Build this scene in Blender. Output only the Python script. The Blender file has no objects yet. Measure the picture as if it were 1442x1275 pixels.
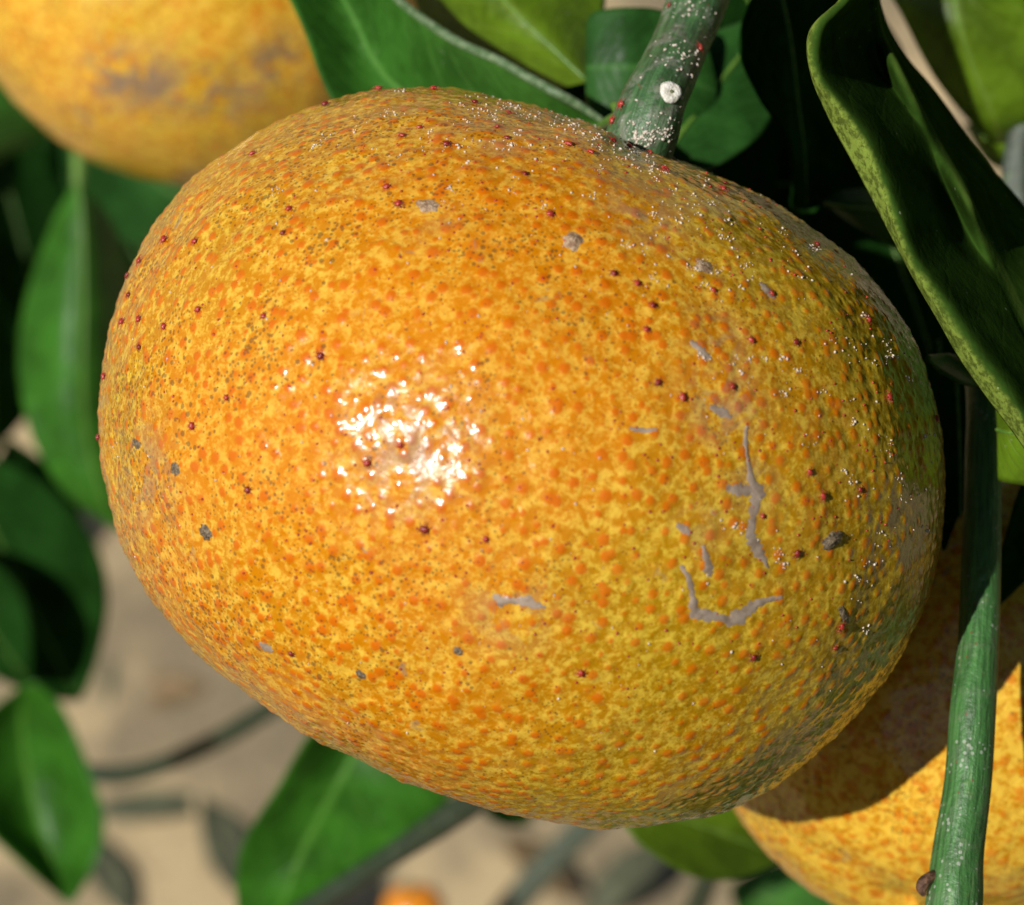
import bpy, bmesh, math, random
import numpy as np
from mathutils import Vector, Matrix
from mathutils.kdtree import KDTree
from mathutils.bvhtree import BVHTree

# ------------------------------------------------------------------ scene, camera, light
# one Blender unit is one centimetre
sc = bpy.context.scene
sc.unit_settings.system = 'METRIC'
sc.unit_settings.scale_length = 0.01
COL = sc.collection
random.seed(7)
rng = np.random.default_rng(11)

PITCH = math.radians(56)
FRUIT_D = 20.0                      # camera to the middle of the main fruit
FRAME_W = 7.4                       # width of the picture at that distance
TW, TH = 1442.0, 1275.0
FWD = np.array([0, math.cos(PITCH), -math.sin(PITCH)])
UPV = np.array([0, math.sin(PITCH), math.cos(PITCH)])
RGT = np.array([1.0, 0, 0])
AIM = np.array([0, 0, 58.0])
CAM = AIM - FWD * FRUIT_D

cam_data = bpy.data.cameras.new('camera')
cam = bpy.data.objects.new('camera', cam_data)
COL.objects.link(cam)
cam.location = CAM
cam.rotation_euler = Matrix((RGT, UPV, -FWD)).transposed().to_euler()
cam_data.sensor_width = 36
cam_data.lens = 36 * FRUIT_D / FRAME_W
cam_data.clip_start = 0.5
cam_data.clip_end = 6000
cam_data.dof.use_dof = True
cam_data.dof.focus_distance = 18.5
cam_data.dof.aperture_fstop = cam_data.lens * 1e-3 / 0.235
sc.camera = cam

SUN_CAM = np.array([-0.50, 0.10, 0.86])          # towards the sun: right, up, back to the camera
SUN = SUN_CAM[0] * RGT + SUN_CAM[1] * UPV - SUN_CAM[2] * FWD
SUN /= np.linalg.norm(SUN)
world = bpy.data.worlds.new('World')
sc.world = world
world.use_nodes = True
wn = world.node_tree
bg = wn.nodes['Background']
sky = wn.nodes.new('ShaderNodeTexSky')
sky.sky_type = 'NISHITA'
sky.sun_disc = False
sky.sun_elevation = math.asin(SUN[2])
sky.sun_rotation = math.atan2(SUN[0], SUN[1])
wn.links.new(sky.outputs[0], bg.inputs[0])
bg.inputs[1].default_value = 0.05
sl = bpy.data.lights.new('sun', 'SUN')
sl.energy = 5.0
sl.angle = math.radians(0.53)
sl.color = (1.0, 0.97, 0.91)
so = bpy.data.objects.new('sun', sl)
COL.objects.link(so)
so.rotation_euler = Vector(SUN).to_track_quat('Z', 'Y').to_euler()
so.location = AIM + SUN * 60

sc.view_settings.view_transform = 'Standard'
sc.view_settings.look = 'None'
sc.view_settings.exposure = -0.14
sc.view_settings.gamma = 1.0
sc.view_settings.use_curve_mapping = False
sc.render.engine = 'CYCLES'
sc.cycles.use_denoising = True
sc.cycles.max_bounces = 8

# ------------------------------------------------------------------ helpers
PXCM = TW / FRAME_W                                  # picture pixels per cm at FRUIT_D

def P(px, py, d=FRUIT_D):
    """Place in the world that the camera sees at px, py when it is d cm deep."""
    k = d / FRUIT_D / PXCM
    return CAM + FWD * d + RGT * ((px - TW / 2) * k) + UPV * (-(py - TH / 2) * k)

def tag(o, label=None, cat=None, group=None, kind=None):
    for k, v in (('label', label), ('category', cat), ('group', group), ('kind', kind)):
        if v:
            o[k] = v
    return o

def empty(name, loc, label=None, cat=None, group=None):
    o = bpy.data.objects.new(name, None)
    o.empty_display_size = 0.3
    o.location = loc
    COL.objects.link(o)
    return tag(o, label, cat, group)

def np_mesh(name, v, quads, smooth=True, tris=None):
    me = bpy.data.meshes.new(name)
    v = np.asarray(v, dtype=np.float32)
    q = np.asarray(quads, dtype=np.int32).reshape(-1, 4)
    t = np.asarray(tris if tris is not None else [], dtype=np.int32).reshape(-1, 3)
    me.vertices.add(len(v))
    me.vertices.foreach_set('co', v.ravel())
    nl = q.size + t.size
    me.loops.add(nl)
    me.loops.foreach_set('vertex_index', np.concatenate([q.ravel(), t.ravel()]).astype(np.int32))
    me.polygons.add(len(q) + len(t))
    starts = np.concatenate([np.arange(len(q)) * 4, q.size + np.arange(len(t)) * 3]).astype(np.int32)
    me.polygons.foreach_set('loop_start', starts)
    me.update(calc_edges=True)
    me.validate()
    me.polygons.foreach_set('use_smooth', [smooth] * len(me.polygons))
    return me

def add_attr(me, name, vals, kind='FLOAT'):
    a = me.attributes.new(name, kind, 'POINT')
    vals = np.asarray(vals, dtype=np.float32)
    a.data.foreach_set('value' if kind == 'FLOAT' else 'vector', vals.ravel())

def link(name, me, mat, parent=None, loc=None):
    o = bpy.data.objects.new(name, me)
    if mat is not None and not me.materials:
        me.materials.append(mat)
    COL.objects.link(o)
    if parent is not None:
        o.parent = parent
    if loc is not None:
        o.location = loc
    return o

def cr(pts, n):
    """Catmull-Rom through pts (k,...) sampled at n places."""
    pts = np.asarray(pts, float)
    k = len(pts)
    ext = np.concatenate([[2 * pts[0] - pts[1]], pts, [2 * pts[-1] - pts[-2]]])
    t = np.linspace(0, k - 1, n)
    i = np.minimum(t.astype(int), k - 2)
    f = (t - i).reshape((-1,) + (1,) * (pts.ndim - 1))
    a, b, c, d = ext[i], ext[i + 1], ext[i + 2], ext[i + 3]
    return 0.5 * (2 * b + (c - a) * f + (2 * a - 5 * b + 4 * c - d) * f ** 2 + (3 * b - a - 3 * c + d) * f ** 3)

class Wave:
    """cheap smooth 3-D noise: a sum of plane waves"""
    def __init__(self, freq, n=28, seed=0):
        r = np.random.default_rng(seed)
        d = r.normal(size=(n, 3))
        d /= np.linalg.norm(d, axis=1)[:, None]
        self.k = d * (freq * r.uniform(0.6, 1.5, n))[:, None]
        self.p = r.uniform(0, 6.28, n)
        self.n = n
    def __call__(self, x):
        out = np.zeros(len(x))
        for k, p in zip(self.k, self.p):
            out += np.sin(x @ k + p)
        return out / math.sqrt(self.n / 2)

# ------------------------------------------------------------------ materials
def new_mat(name):
    m = bpy.data.materials.new(name)
    m.use_nodes = True
    nt = m.node_tree
    nt.nodes.clear()
    out = nt.nodes.new('ShaderNodeOutputMaterial')
    return m, nt, out

class NB:
    """small node-building helper"""
    def __init__(self, nt):
        self.nt = nt
    def n(self, typ, **kw):
        nd = self.nt.nodes.new('ShaderNode' + typ)
        for k, v in kw.items():
            setattr(nd, k, v)
        return nd
    def put(self, sock, v):
        if hasattr(v, 'is_linked') or isinstance(v, bpy.types.NodeSocket):
            self.nt.links.new(v, sock)
        elif v is not None:
            sock.default_value = v
    def math(self, op, a, b=None, c=None, clamp=False):
        nd = self.n('Math', operation=op, use_clamp=clamp)
        for i, v in enumerate((a, b, c)):
            if v is not None:
                self.put(nd.inputs[i], v)
        return nd.outputs[0]
    def ramp(self, val, lo, hi, a=0.0, b=1.0, smooth=True):
        nd = self.n('MapRange', interpolation_type='SMOOTHSTEP' if smooth else 'LINEAR')
        self.put(nd.inputs['Value'], val)
        nd.inputs['From Min'].default_value = lo
        nd.inputs['From Max'].default_value = hi
        nd.inputs['To Min'].default_value = a
        nd.inputs['To Max'].default_value = b
        return nd.outputs['Result']
    def mix(self, fac, a, b, blend='MIX'):
        nd = self.n('Mix', data_type='RGBA', blend_type=blend)
        self.put(nd.inputs[0], fac)
        self.put(nd.inputs[6], a if not isinstance(a, tuple) else (*a, 1))
        self.put(nd.inputs[7], b if not isinstance(b, tuple) else (*b, 1))
        return nd.outputs[2]
    def noise(self, vec, scale, detail=3.0, rough=0.55, dist=0.0):
        nd = self.n('TexNoise')
        self.put(nd.inputs['Vector'], vec)
        nd.inputs['Scale'].default_value = scale
        nd.inputs['Detail'].default_value = detail
        nd.inputs['Roughness'].default_value = rough
        nd.inputs['Distortion'].default_value = dist
        return nd.outputs['Fac']
    def voro(self, vec, scale, feature='F1', rnd=1.0):
        nd = self.n('TexVoronoi', feature=feature)
        self.put(nd.inputs['Vector'], vec)
        nd.inputs['Scale'].default_value = scale
        nd.inputs['Randomness'].default_value = rnd
        return nd
    def mapped(self, vec, scale=(1, 1, 1), loc=(0, 0, 0)):
        nd = self.n('Mapping')
        self.put(nd.inputs['Vector'], vec)
        nd.inputs['Scale'].default_value = scale
        nd.inputs['Location'].default_value = loc
        return nd.outputs[0]
    def attr(self, name, vec=False):
        nd = self.n('Attribute', attribute_name=name)
        return nd.outputs['Vector' if vec else 'Fac']
    def coord(self):
        return self.n('TexCoord').outputs['Object']
    def bump(self, h, strength, dist, normal=None):
        nd = self.n('Bump')
        nd.inputs['Strength'].default_value = strength
        nd.inputs['Distance'].default_value = dist
        self.put(nd.inputs['Height'], h)
        if normal is not None:
            self.put(nd.inputs['Normal'], normal)
        return nd.outputs[0]
    def bsdf(self, color, rough=0.5, normal=None, spec=0.5, coat=0.0, coat_rough=0.1, sss=0.0, sss_r=(1, .4, .1), sss_s=0.05):
        nd = self.n('BsdfPrincipled')
        self.put(nd.inputs['Base Color'], color if not isinstance(color, tuple) else (*color, 1))
        self.put(nd.inputs['Roughness'], rough)
        self.put(nd.inputs['Specular IOR Level'], spec)
        nd.inputs['Coat Weight'].default_value = coat
        nd.inputs['Coat Roughness'].default_value = coat_rough
        if sss:
            nd.inputs['Subsurface Weight'].default_value = sss
            nd.inputs['Subsurface Radius'].default_value = sss_r
            nd.inputs['Subsurface Scale'].default_value = sss_s
        if normal is not None:
            self.put(nd.inputs['Normal'], normal)
            if coat:
                self.put(nd.inputs['Coat Normal'], normal)
        return nd.outputs[0]
    def out(self, sh, out):
        self.nt.links.new(sh, out.inputs['Surface'])

def rind_material(name, axis_local, seed_off, green=0.5, specks=1.0, tint=(1, 1, 1), wash=0.30, pale=0.0):
    m, nt, out = new_mat(name)
    b = NB(nt)
    co = b.mapped(b.coord(), loc=(seed_off, seed_off * .7, 0))
    raw = b.coord()
    gl = b.attr('gland')
    polar = b.attr('polar')                # 0 blossom end .. 1 stem end
    # pale net between the oil glands
    n_net = b.noise(co, 13, 4, 0.64, 0.5)
    n_fine = b.noise(co, 42, 3, 0.7)
    n_mid = b.noise(co, 3.2, 3, 0.6)
    n_big = b.noise(co, 0.55, 2, 0.5)
    amber = (0.60, 0.205, 0.002)
    cream = (0.82, 0.495, 0.058)
    orange = (0.62, 0.145, 0.002)
    olive = (0.36, 0.240, 0.004)
    net = b.math('ADD', b.math('MULTIPLY', n_net, 0.7), b.math('MULTIPLY', n_fine, 0.36))
    # greener rind: broad blotches, stronger towards the stem, plus painted right and rim shade
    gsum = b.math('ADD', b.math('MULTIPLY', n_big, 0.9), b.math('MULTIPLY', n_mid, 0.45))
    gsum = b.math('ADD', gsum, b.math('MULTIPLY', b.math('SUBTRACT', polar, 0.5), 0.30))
    gsum = b.math('ADD', gsum, b.attr('unripe_and_shade'))
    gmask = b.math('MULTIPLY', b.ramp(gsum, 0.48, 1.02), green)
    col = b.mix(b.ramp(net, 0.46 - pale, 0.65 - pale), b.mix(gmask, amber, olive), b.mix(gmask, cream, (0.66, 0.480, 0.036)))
    col = b.mix(b.math('MULTIPLY', b.ramp(gsum, 0.78, 0.38), wash), col, (0.64, 0.200, 0.0015))
    # orange oil glands
    gn = b.noise(co, 26, 2, 0.6)
    gm = b.ramp(b.math('ADD', gl, b.math('MULTIPLY', b.math('SUBTRACT', gn, 0.5), 0.65)), 0.27, 0.80)
    gm = b.math('MULTIPLY', gm, b.ramp(gmask, 0.0, 0.9, 0.62 if pale else 1.0, 0.5 if pale else 0.75))
    col = b.mix(gm, col, orange)
    # deeper orange patches
    col = b.mix(b.math('MULTIPLY', b.ramp(n_mid, 0.52, 0.72), 0.1 + wash), col, (0.64, 0.215, 0.008))
    # tiny dark punctures, denser in drifts
    v = b.voro(co, 15)
    sp = b.attr('speck')
    size = b.math('MULTIPLY', b.ramp(b.noise(co, 2.3, 4, 0.65), 0.40, 0.68, 0.05, 0.25), sp)
    dots = b.math('LESS_THAN', v.outputs['Distance'], size)
    v2 = b.voro(b.mapped(co, loc=(3.1, 1.7, 5.3)), 27)
    dots2 = b.math('LESS_THAN', v2.outputs['Distance'], b.math('MULTIPLY', b.ramp(b.noise(co, 1.7, 4, 0.65), 0.36, 0.66, 0.06, 0.30), sp))
    dd = b.math('MULTIPLY', b.math('MAXIMUM', dots, dots2), 0.58 * specks, clamp=True)
    col = b.mix(dd, col, (0.075, 0.050, 0.022))
    # grey-brown rubbed smudges
    s1 = b.noise(co, 4.6, 4, 0.62, 0.8)
    s2 = b.noise(b.mapped(co, loc=(7, 2, 4)), 0.9, 2, 0.5)
    sm = b.math('MULTIPLY', b.ramp(s1, 0.64, 0.70), b.ramp(s2, 0.52, 0.66))
    sm = b.math('MAXIMUM', sm, b.math('MULTIPLY', b.attr('smudge'), b.ramp(s1, 0.42 if pale else 0.44, 0.54 if pale else 0.56)))
    col = b.mix(b.math('MULTIPLY', sm, 0.92 if pale else 0.62), col, (0.23, 0.165, 0.12) if pale else (0.27, 0.19, 0.13))
    if tint != (1, 1, 1):
        col = b.mix(1.0, col, tint, 'MULTIPLY')
    rough = b.math('ADD', b.ramp(n_net, 0.35, 0.7, 0.14, 0.24), b.math('MULTIPLY', sm, 0.2))
    h = b.math('ADD', b.noise(co, 17, 1.5, 0.5), b.math('MULTIPLY', b.noise(co, 60, 1, 0.5), 0.05))
    nrm = b.bump(h, 0.26, 0.024)
    sh = b.bsdf(col, rough, nrm, 0.45, coat=0.12, coat_rough=0.32, sss=0.05, sss_r=(1.0, 0.45, 0.12), sss_s=0.06)
    b.out(sh, out)
    return m

def leaf_material(name, top, vein, transl, t_col, rough=0.36, var=0.35, spec=0.3, lit_margin=None, vein_k=0.28, relief=1.0):
    m, nt, out = new_mat(name)
    b = NB(nt)
    luv = b.attr('luv', True)
    sep = b.n('SeparateXYZ')
    nt.links.new(luv, sep.inputs[0])
    u, v = sep.outputs[0], sep.outputs[1]
    av = b.math('ABSOLUTE', v)
    co = b.coord()
    n1 = b.noise(co, 1.6, 4, 0.6)
    n2 = b.noise(co, 9, 3, 0.6)
    rnd = b.n('ObjectInfo').outputs['Random']
    dark = tuple(c * 0.62 for c in top)
    lite = tuple(min(1, c * 1.35) for c in top)
    col = b.mix(b.ramp(b.math('ADD', b.math('MULTIPLY', n1, 0.75), b.math('MULTIPLY', n2, 0.25)), 0.35, 0.68), dark, lite)
    # side veins
    ph = b.math('SUBTRACT', b.math('MULTIPLY', u, 11.0), b.math('MULTIPLY', av, 3.2))
    ph = b.math('ADD', ph, b.math('MULTIPLY', n1, 1.2))
    tri = b.math('ABSOLUTE', b.math('SUBTRACT', b.math('FRACT', ph), 0.5))
    vmask = b.ramp(tri, 0.0, 0.10, 1.0, 0.0)
    vmask = b.math('MULTIPLY', vmask, b.ramp(av, 0.75, 1.0, 1.0, 0.0))
    mid = b.ramp(av, 0.015, 0.075, 1.0, 0.0)
    col = b.mix(b.math('MULTIPLY', vmask, vein_k), col, vein)
    col = b.mix(b.math('MULTIPLY', mid, 0.8), col, vein)
    if lit_margin:  # sunlit look of the rolled edge, painted into the colour
        col = b.mix(b.ramp(b.math('ADD', v, b.math('MULTIPLY', n2, 0.06)), -0.80, -0.73, 1.0, 0.0), col, b.mix(b.ramp(b.noise(co, 16, 4, 0.7), 0.40, 0.60), tuple(c * 0.45 for c in lit_margin), tuple(c * 1.15 for c in lit_margin)))
    # dust and small pale flecks
    vv = b.voro(co, 11)
    fl = b.math('LESS_THAN', vv.outputs['Distance'], b.ramp(n2, 0.45, 0.75, 0.0, 0.16))
    col = b.mix(b.math('MULTIPLY', fl, 0.45), col, (0.42, 0.45, 0.30))
    hgt = b.math('ADD', b.math('MULTIPLY', vmask, -1.6 * vein_k), b.math('MULTIPLY', b.noise(co, 14, 3, 0.6), 0.7))
    nrm = b.bump(hgt, min(1.0, 0.5 * relief), 0.02 * relief)
    p = b.bsdf(col, b.ramp(n2, 0.3, 0.7, rough - 0.06, rough + 0.10), nrm, spec)
    t = b.n('BsdfTranslucent')
    tc = b.mix(b.ramp(n1, 0.35, 0.7), tuple(c * 0.75 for c in t_col), t_col)
    nt.links.new(tc, t.inputs[0])
    nt.links.new(nrm, t.inputs['Normal'])
    ms = b.n('MixShader')
    ms.inputs[0].default_value = transl
    nt.links.new(p, ms.inputs[1])
    nt.links.new(t.outputs[0], ms.inputs[2])
    b.out(ms.outputs[0], out)
    return m

def twig_material(name, base, streak, fleck=0.6, scurf=0.0):
    m, nt, out = new_mat(name)
    b = NB(nt)
    luv = b.attr('luv', True)                       # x along in cm, y around, z unused
    co = b.coord()
    st = b.noise(b.mapped(luv, (1.2, 7.0, 1)), 2.2, 4, 0.65, 0.3)
    n2 = b.noise(co, 12, 4, 0.65)
    col = b.mix(b.ramp(st, 0.36, 0.66), tuple(c * 0.62 for c in base), tuple(c * 1.3 for c in base))
    col = b.mix(b.math('MULTIPLY', b.ramp(st, 0.60, 0.72), 0.75), col, streak)
    col = b.mix(b.math('MULTIPLY', b.ramp(n2, 0.60, 0.70), 0.5), col, (0.11, 0.20, 0.035))
    if scurf:
        n3 = b.noise(co, 6, 5, 0.7)
        col = b.mix(b.math('MULTIPLY', b.ramp(n3, 0.48, 0.62), scurf), col, (0.24, 0.23, 0.19))
        col = b.mix(b.math('MULTIPLY', b.ramp(b.noise(b.mapped(co, loc=(4, 1, 2)), 9, 5, 0.7), 0.55, 0.66), scurf), col, (0.07, 0.055, 0.04))
    v = b.voro(co, 19)
    fl = b.math('LESS_THAN', v.outputs['Distance'], b.ramp(b.noise(co, 3, 2, 0.5), 0.42, 0.66, 0.0, 0.26))
    col = b.mix(b.math('MULTIPLY', fl, fleck), col, (0.55, 0.55, 0.48))
    v3 = b.voro(b.mapped(co, loc=(2, 5, 1)), 9)
    f3 = b.math('LESS_THAN', v3.outputs['Distance'], 0.10)
    col = b.mix(b.math('MULTIPLY', f3, 0.7), col, (0.16, 0.06, 0.025))
    nrm = b.bump(b.math('ADD', b.math('MULTIPLY', st, 0.6), n2), 0.6, 0.03)
    b.out(b.bsdf(col, 0.42, nrm, 0.45), out)
    return m

def plain_material(name, c1, c2, scale=20, rough=0.5, spec=0.5, bump=0.4, bd=0.01, coat=0.0):
    m, nt, out = new_mat(name)
    b = NB(nt)
    co = b.coord()
    n = b.noise(co, scale, 4, 0.62)
    col = b.mix(b.ramp(n, 0.35, 0.68), c1, c2)
    b.out(b.bsdf(col, rough, b.bump(n, bump, bd), spec, coat=coat), out)
    return m

M = {}
M['leaf_mid'] = leaf_material('leaf_mid', (0.040, 0.145, 0.016), (0.10, 0.26, 0.045), 0.22, (0.16, 0.34, 0.02))
M['leaf_fresh'] = leaf_material('leaf_fresh', (0.034, 0.140, 0.010), (0.10, 0.27, 0.03), 0.22, (0.16, 0.38, 0.02), 0.36, spec=0.2)
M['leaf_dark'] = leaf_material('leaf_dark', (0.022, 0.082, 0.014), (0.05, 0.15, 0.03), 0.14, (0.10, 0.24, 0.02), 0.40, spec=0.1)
M['leaf_shaded'] = leaf_material('leaf_shaded', (0.010, 0.040, 0.006), (0.02, 0.065, 0.012), 0.05, (0.05, 0.14, 0.012), 0.6, spec=0.0)  # leaf green darkened: the shade of the gaps is in the colour
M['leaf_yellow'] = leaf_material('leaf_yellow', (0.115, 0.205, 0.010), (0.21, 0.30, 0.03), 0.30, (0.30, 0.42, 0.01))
M['leaf_curled'] = leaf_material('leaf_curled', (0.026, 0.060, 0.008), (0.07, 0.12, 0.02), 0.015, (0.12, 0.20, 0.02), 0.45, lit_margin=(0.185, 0.25, 0.040), vein_k=0.06, spec=0.0, relief=0.9)  # one leaf side throughout; its bright edge is painted sunlight
M['leaf_dry'] = leaf_material('leaf_dry', (0.20, 0.13, 0.06), (0.26, 0.18, 0.09), 0.10, (0.25, 0.14, 0.04), 0.6)
M['leaf_fallen'] = leaf_material('leaf_fallen', (0.11, 0.115, 0.065), (0.10, 0.11, 0.06), 0.06, (0.10, 0.12, 0.04), 0.6)
M['twig'] = twig_material('twig_bark', (0.055, 0.130, 0.045), (0.19, 0.175, 0.14), 0.6, 0.55)
M['twig_smooth'] = twig_material('twig_smooth', (0.056, 0.165, 0.042), (0.15, 0.23, 0.09), 0.45, 0.15)
M['twig_grey'] = twig_material('twig_grey', (0.075, 0.095, 0.070), (0.16, 0.14, 0.11), 0.3)
M['twig_dark'] = twig_material('twig_dark', (0.026, 0.042, 0.024), (0.06, 0.06, 0.045), 0.2)
M['petiole'] = plain_material('petiole', (0.075, 0.17, 0.02), (0.15, 0.27, 0.04), 12, 0.45)
M['rib_dark'] = plain_material('rib_dark', (0.06, 0.19, 0.025), (0.08, 0.22, 0.03), 12, 0.45)
M['rim'] = plain_material('rim', (0.07, 0.13, 0.05), (0.20, 0.27, 0.15), 16, 0.4, 0.4, 0.6, 0.02)
M['calyx'] = plain_material('calyx', (0.07, 0.10, 0.025), (0.16, 0.17, 0.06), 18, 0.6)
M['scar'] = plain_material('scar', (0.27, 0.195, 0.14), (0.40, 0.31, 0.24), 14, 0.38, 0.5, 0.5, 0.012)
M['crust'] = plain_material('crust', (0.30, 0.17, 0.09), (0.58, 0.42, 0.27), 34, 0.5, 0.5, 0.8, 0.03)
M['dark_scale'] = plain_material('dark_scale', (0.09, 0.065, 0.04), (0.30, 0.22, 0.13), 40, 0.35, 0.6, 0.9, 0.03)
M['mite'] = plain_material('mite', (0.34, 0.025, 0.018), (0.48, 0.055, 0.036), 60, 0.28, 0.6, 0.3, 0.004)
M['mite_dark'] = plain_material('mite_dark', (0.18, 0.013, 0.011), (0.30, 0.028, 0.020), 60, 0.3, 0.6, 0.3, 0.004)
M['shell'] = plain_material('shell', (0.52, 0.42, 0.33), (0.80, 0.72, 0.62), 60, 0.28, 0.6, 0.3, 0.004)
M['wax'] = plain_material('wax', (0.62, 0.58, 0.48), (0.88, 0.85, 0.78), 26, 0.55, 0.4, 0.8, 0.03)
M['brown_bud'] = plain_material('brown_bud', (0.055, 0.025, 0.014), (0.20, 0.10, 0.055), 22, 0.6, 0.4, 0.8, 0.04)

# ------------------------------------------------------------------ ground
def soil_material():
    m, nt, out = new_mat('sandy_soil')
    b = NB(nt)
    co = b.coord()
    a = b.noise(co, 0.16, 4, 0.62)
    c = b.noise(co, 0.42, 5, 0.65)
    d = b.noise(co, 7, 3, 0.6)
    col = b.mix(b.ramp(a, 0.40, 0.60), (0.24, 0.185, 0.112), (0.49, 0.37, 0.205))
    col = b.mix(b.math('MULTIPLY', b.ramp(c, 0.52, 0.66), 0.55), col, (0.16, 0.145, 0.09))
    col = b.mix(b.math('MULTIPLY', b.ramp(d, 0.55, 0.7), 0.4), col, (0.60, 0.46, 0.27))
    nrm = b.bump(b.math('ADD', c, b.math('MULTIPLY', d, 0.3)), 0.7, 0.5)
    b.out(b.bsdf(col, 0.85, nrm, 0.2), out)
    return m
n = 220
xs = np.sign(np.linspace(-1, 1, n)) * np.abs(np.linspace(-1, 1, n)) ** 2.4 * 4000
gx, gy = np.meshgrid(xs, xs + 40, indexing='ij')
flat = np.stack([gx.ravel(), gy.ravel(), np.zeros(n * n)], 1)
w1, w2 = Wave(0.11, seed=1), Wave(0.5, seed=2)
near = np.exp(-((flat[:, 0]) ** 2 + (flat[:, 1] - 40) ** 2) / 300 ** 2)
flat[:, 2] = near * (w1(flat) * 1.1 + w2(flat) * 0.35)
ii = np.arange(n * n).reshape(n, n)
quads = np.stack([ii[:-1, :-1], ii[1:, :-1], ii[1:, 1:], ii[:-1, 1:]], -1).reshape(-1, 4)
ground = link('ground', np_mesh('ground', flat, quads), soil_material())
tag(ground, 'pale sandy soil far below the fruit', kind='structure')

def soil_at(px, py):
    d = P(px, py, 1.0) - CAM
    return CAM + d * (-CAM[2] / d[2])
# ------------------------------------------------------------------ fruit
def cube_sphere(n):
    t = np.tan(np.linspace(-math.pi / 4, math.pi / 4, n + 1))
    a, bb = np.meshgrid(t, t, indexing='ij')
    one = np.ones_like(a)
    V, Q = [], []
    idx = np.arange((n + 1) ** 2).reshape(n + 1, n + 1)
    q0 = np.stack([idx[:-1, :-1], idx[1:, :-1], idx[1:, 1:], idx[:-1, 1:]], -1).reshape(-1, 4)
    for f, s in enumerate(((one, a, bb), (-one, bb, a), (bb, one, a), (a, -one, bb), (a, bb, one), (bb, a, -one))):
        V.append(np.stack([c.ravel() for c in s], 1))
        Q.append(q0 + f * (n + 1) ** 2)
    V = np.concatenate(V)
    Q = np.concatenate(Q)
    V /= np.linalg.norm(V, axis=1)[:, None]
    key = np.round(V * 1e5).astype(np.int64)
    _, first, inv = np.unique(key, axis=0, return_index=True, return_inverse=True)
    return V[first], inv.ravel()[Q]

# outline of the main fruit, in picture pixels, clockwise from the top
OUT = [(608,124),(658,130),(716,144),(775,160),(816,173),(858,187),(899,204),(941,224),(998,249),(1049,270),(1096,294),
 (1143,325),(1190,361),(1233,400),(1261,437),(1286,484),(1303,528),(1319,584),(1326,634),(1329,676),(1327,718),(1323,761),
 (1316,803),(1303,848),(1284,890),(1261,933),(1227,976),(1186,1023),(1141,1067),(1092,1105),(1050,1124),(1009,1138),
 (949,1151),(899,1157),(841,1152),(783,1139),(716,1119),(658,1104),(608,1087),(558,1066),(508,1043),(458,1017),(425,999),
 (383,977),(334,942),(292,912),(253,876),(221,840),(198,808),(180,777),(165,738),(154,690),(146,640),(143,567),(148,502),
 (160,450),(184,381),(203,345),(223,312),(250,277),(276,248),(310,221),(347,198),(409,166),(461,147),(533,126)]

def build_rind(center, ax, side, radius_fn, n, gland_gap, gland_r, depth, seed, unripe_and_shade_fn=None, smudges=()):
    """rind mesh in coordinates about center; ax = stem axis, side = sideways axis"""
    ax = ax / np.linalg.norm(ax)
    side = side - ax * (side @ ax)
    side /= np.linalg.norm(side)
    third = np.cross(ax, side)
    D, Q = cube_sphere(n)
    z = D @ ax
    x = D @ side
    y = D @ third
    th = np.arccos(np.clip(z, -1, 1))
    ph = np.arctan2(y, x)
    R = radius_fn(th, ph)
    V = D * R[:, None]
    r = np.random.default_rng(seed)
    # oil glands: jittered Fibonacci points
    size = R.mean()
    ng = int(4 * math.pi * size ** 2 / (gland_gap ** 2 * 0.86))
    i = np.arange(ng) + 0.5
    gz = 1 - 2 * i / ng
    ga = math.pi * (1 + 5 ** .5) * i
    G = np.stack([np.sqrt(1 - gz ** 2) * np.cos(ga), np.sqrt(1 - gz ** 2) * np.sin(ga), gz], 1)
    G += r.normal(size=G.shape) * gland_gap / size * 0.24
    G /= np.linalg.norm(G, axis=1)[:, None]
    G = G[r.random(ng) > 0.07]
    gr = gland_r * (0.55 + 0.75 * r.random(len(G)) ** 1.2)
    kd = KDTree(len(G))
    for j, g in enumerate(G):
        kd.insert(g, j)
    kd.balance()
    gl = np.zeros(len(D))
    find = kd.find_n
    best = np.array([[(m[2], m[1]) for m in find(d, 2)] for d in D])
    for k in range(2):
        dist = best[:, k, 0] * R
        rr = gr[best[:, k, 1].astype(int)]
        gl = np.maximum(gl, np.exp(-(dist / rr) ** 2 * 1.1) * np.clip(rr / gland_r, .5, 1.1))
    nb = Wave(9, 30, seed + 1)(V) * 0.0062 + Wave(20, 34, seed + 2)(V) * 0.0022 + Wave(2.2, 24, seed + 3)(V) * 0.004
    V = V + D * (nb + gl * depth)[:, None]
    me = np_mesh('rind', V, Q)
    add_attr(me, 'gland', gl)
    add_attr(me, 'polar', (z + 1) / 2)
    add_attr(me, 'unripe_and_shade', unripe_and_shade_fn(x, y, z) if unripe_and_shade_fn else np.zeros(len(D)))
    add_attr(me, 'speck', np.clip(0.85 - 0.55 * x + 0.25 * np.abs(z), .35, 1.4))
    sm = np.zeros(len(D))
    W = V + center
    for c, rad in smudges:
        sm = np.maximum(sm, np.exp(-((W - c) ** 2).sum(1) / rad ** 2))
    add_attr(me, 'smudge', sm)
    return me, V, Q

FC_PX = (739.0, 638.0)
FC = P(*FC_PX, FRUIT_D)
AX = 0.352 * RGT + 0.936 * UPV - 0.12 * FWD
SIDE = 0.936 * RGT - 0.352 * UPV
AX = AX / np.linalg.norm(AX)
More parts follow.
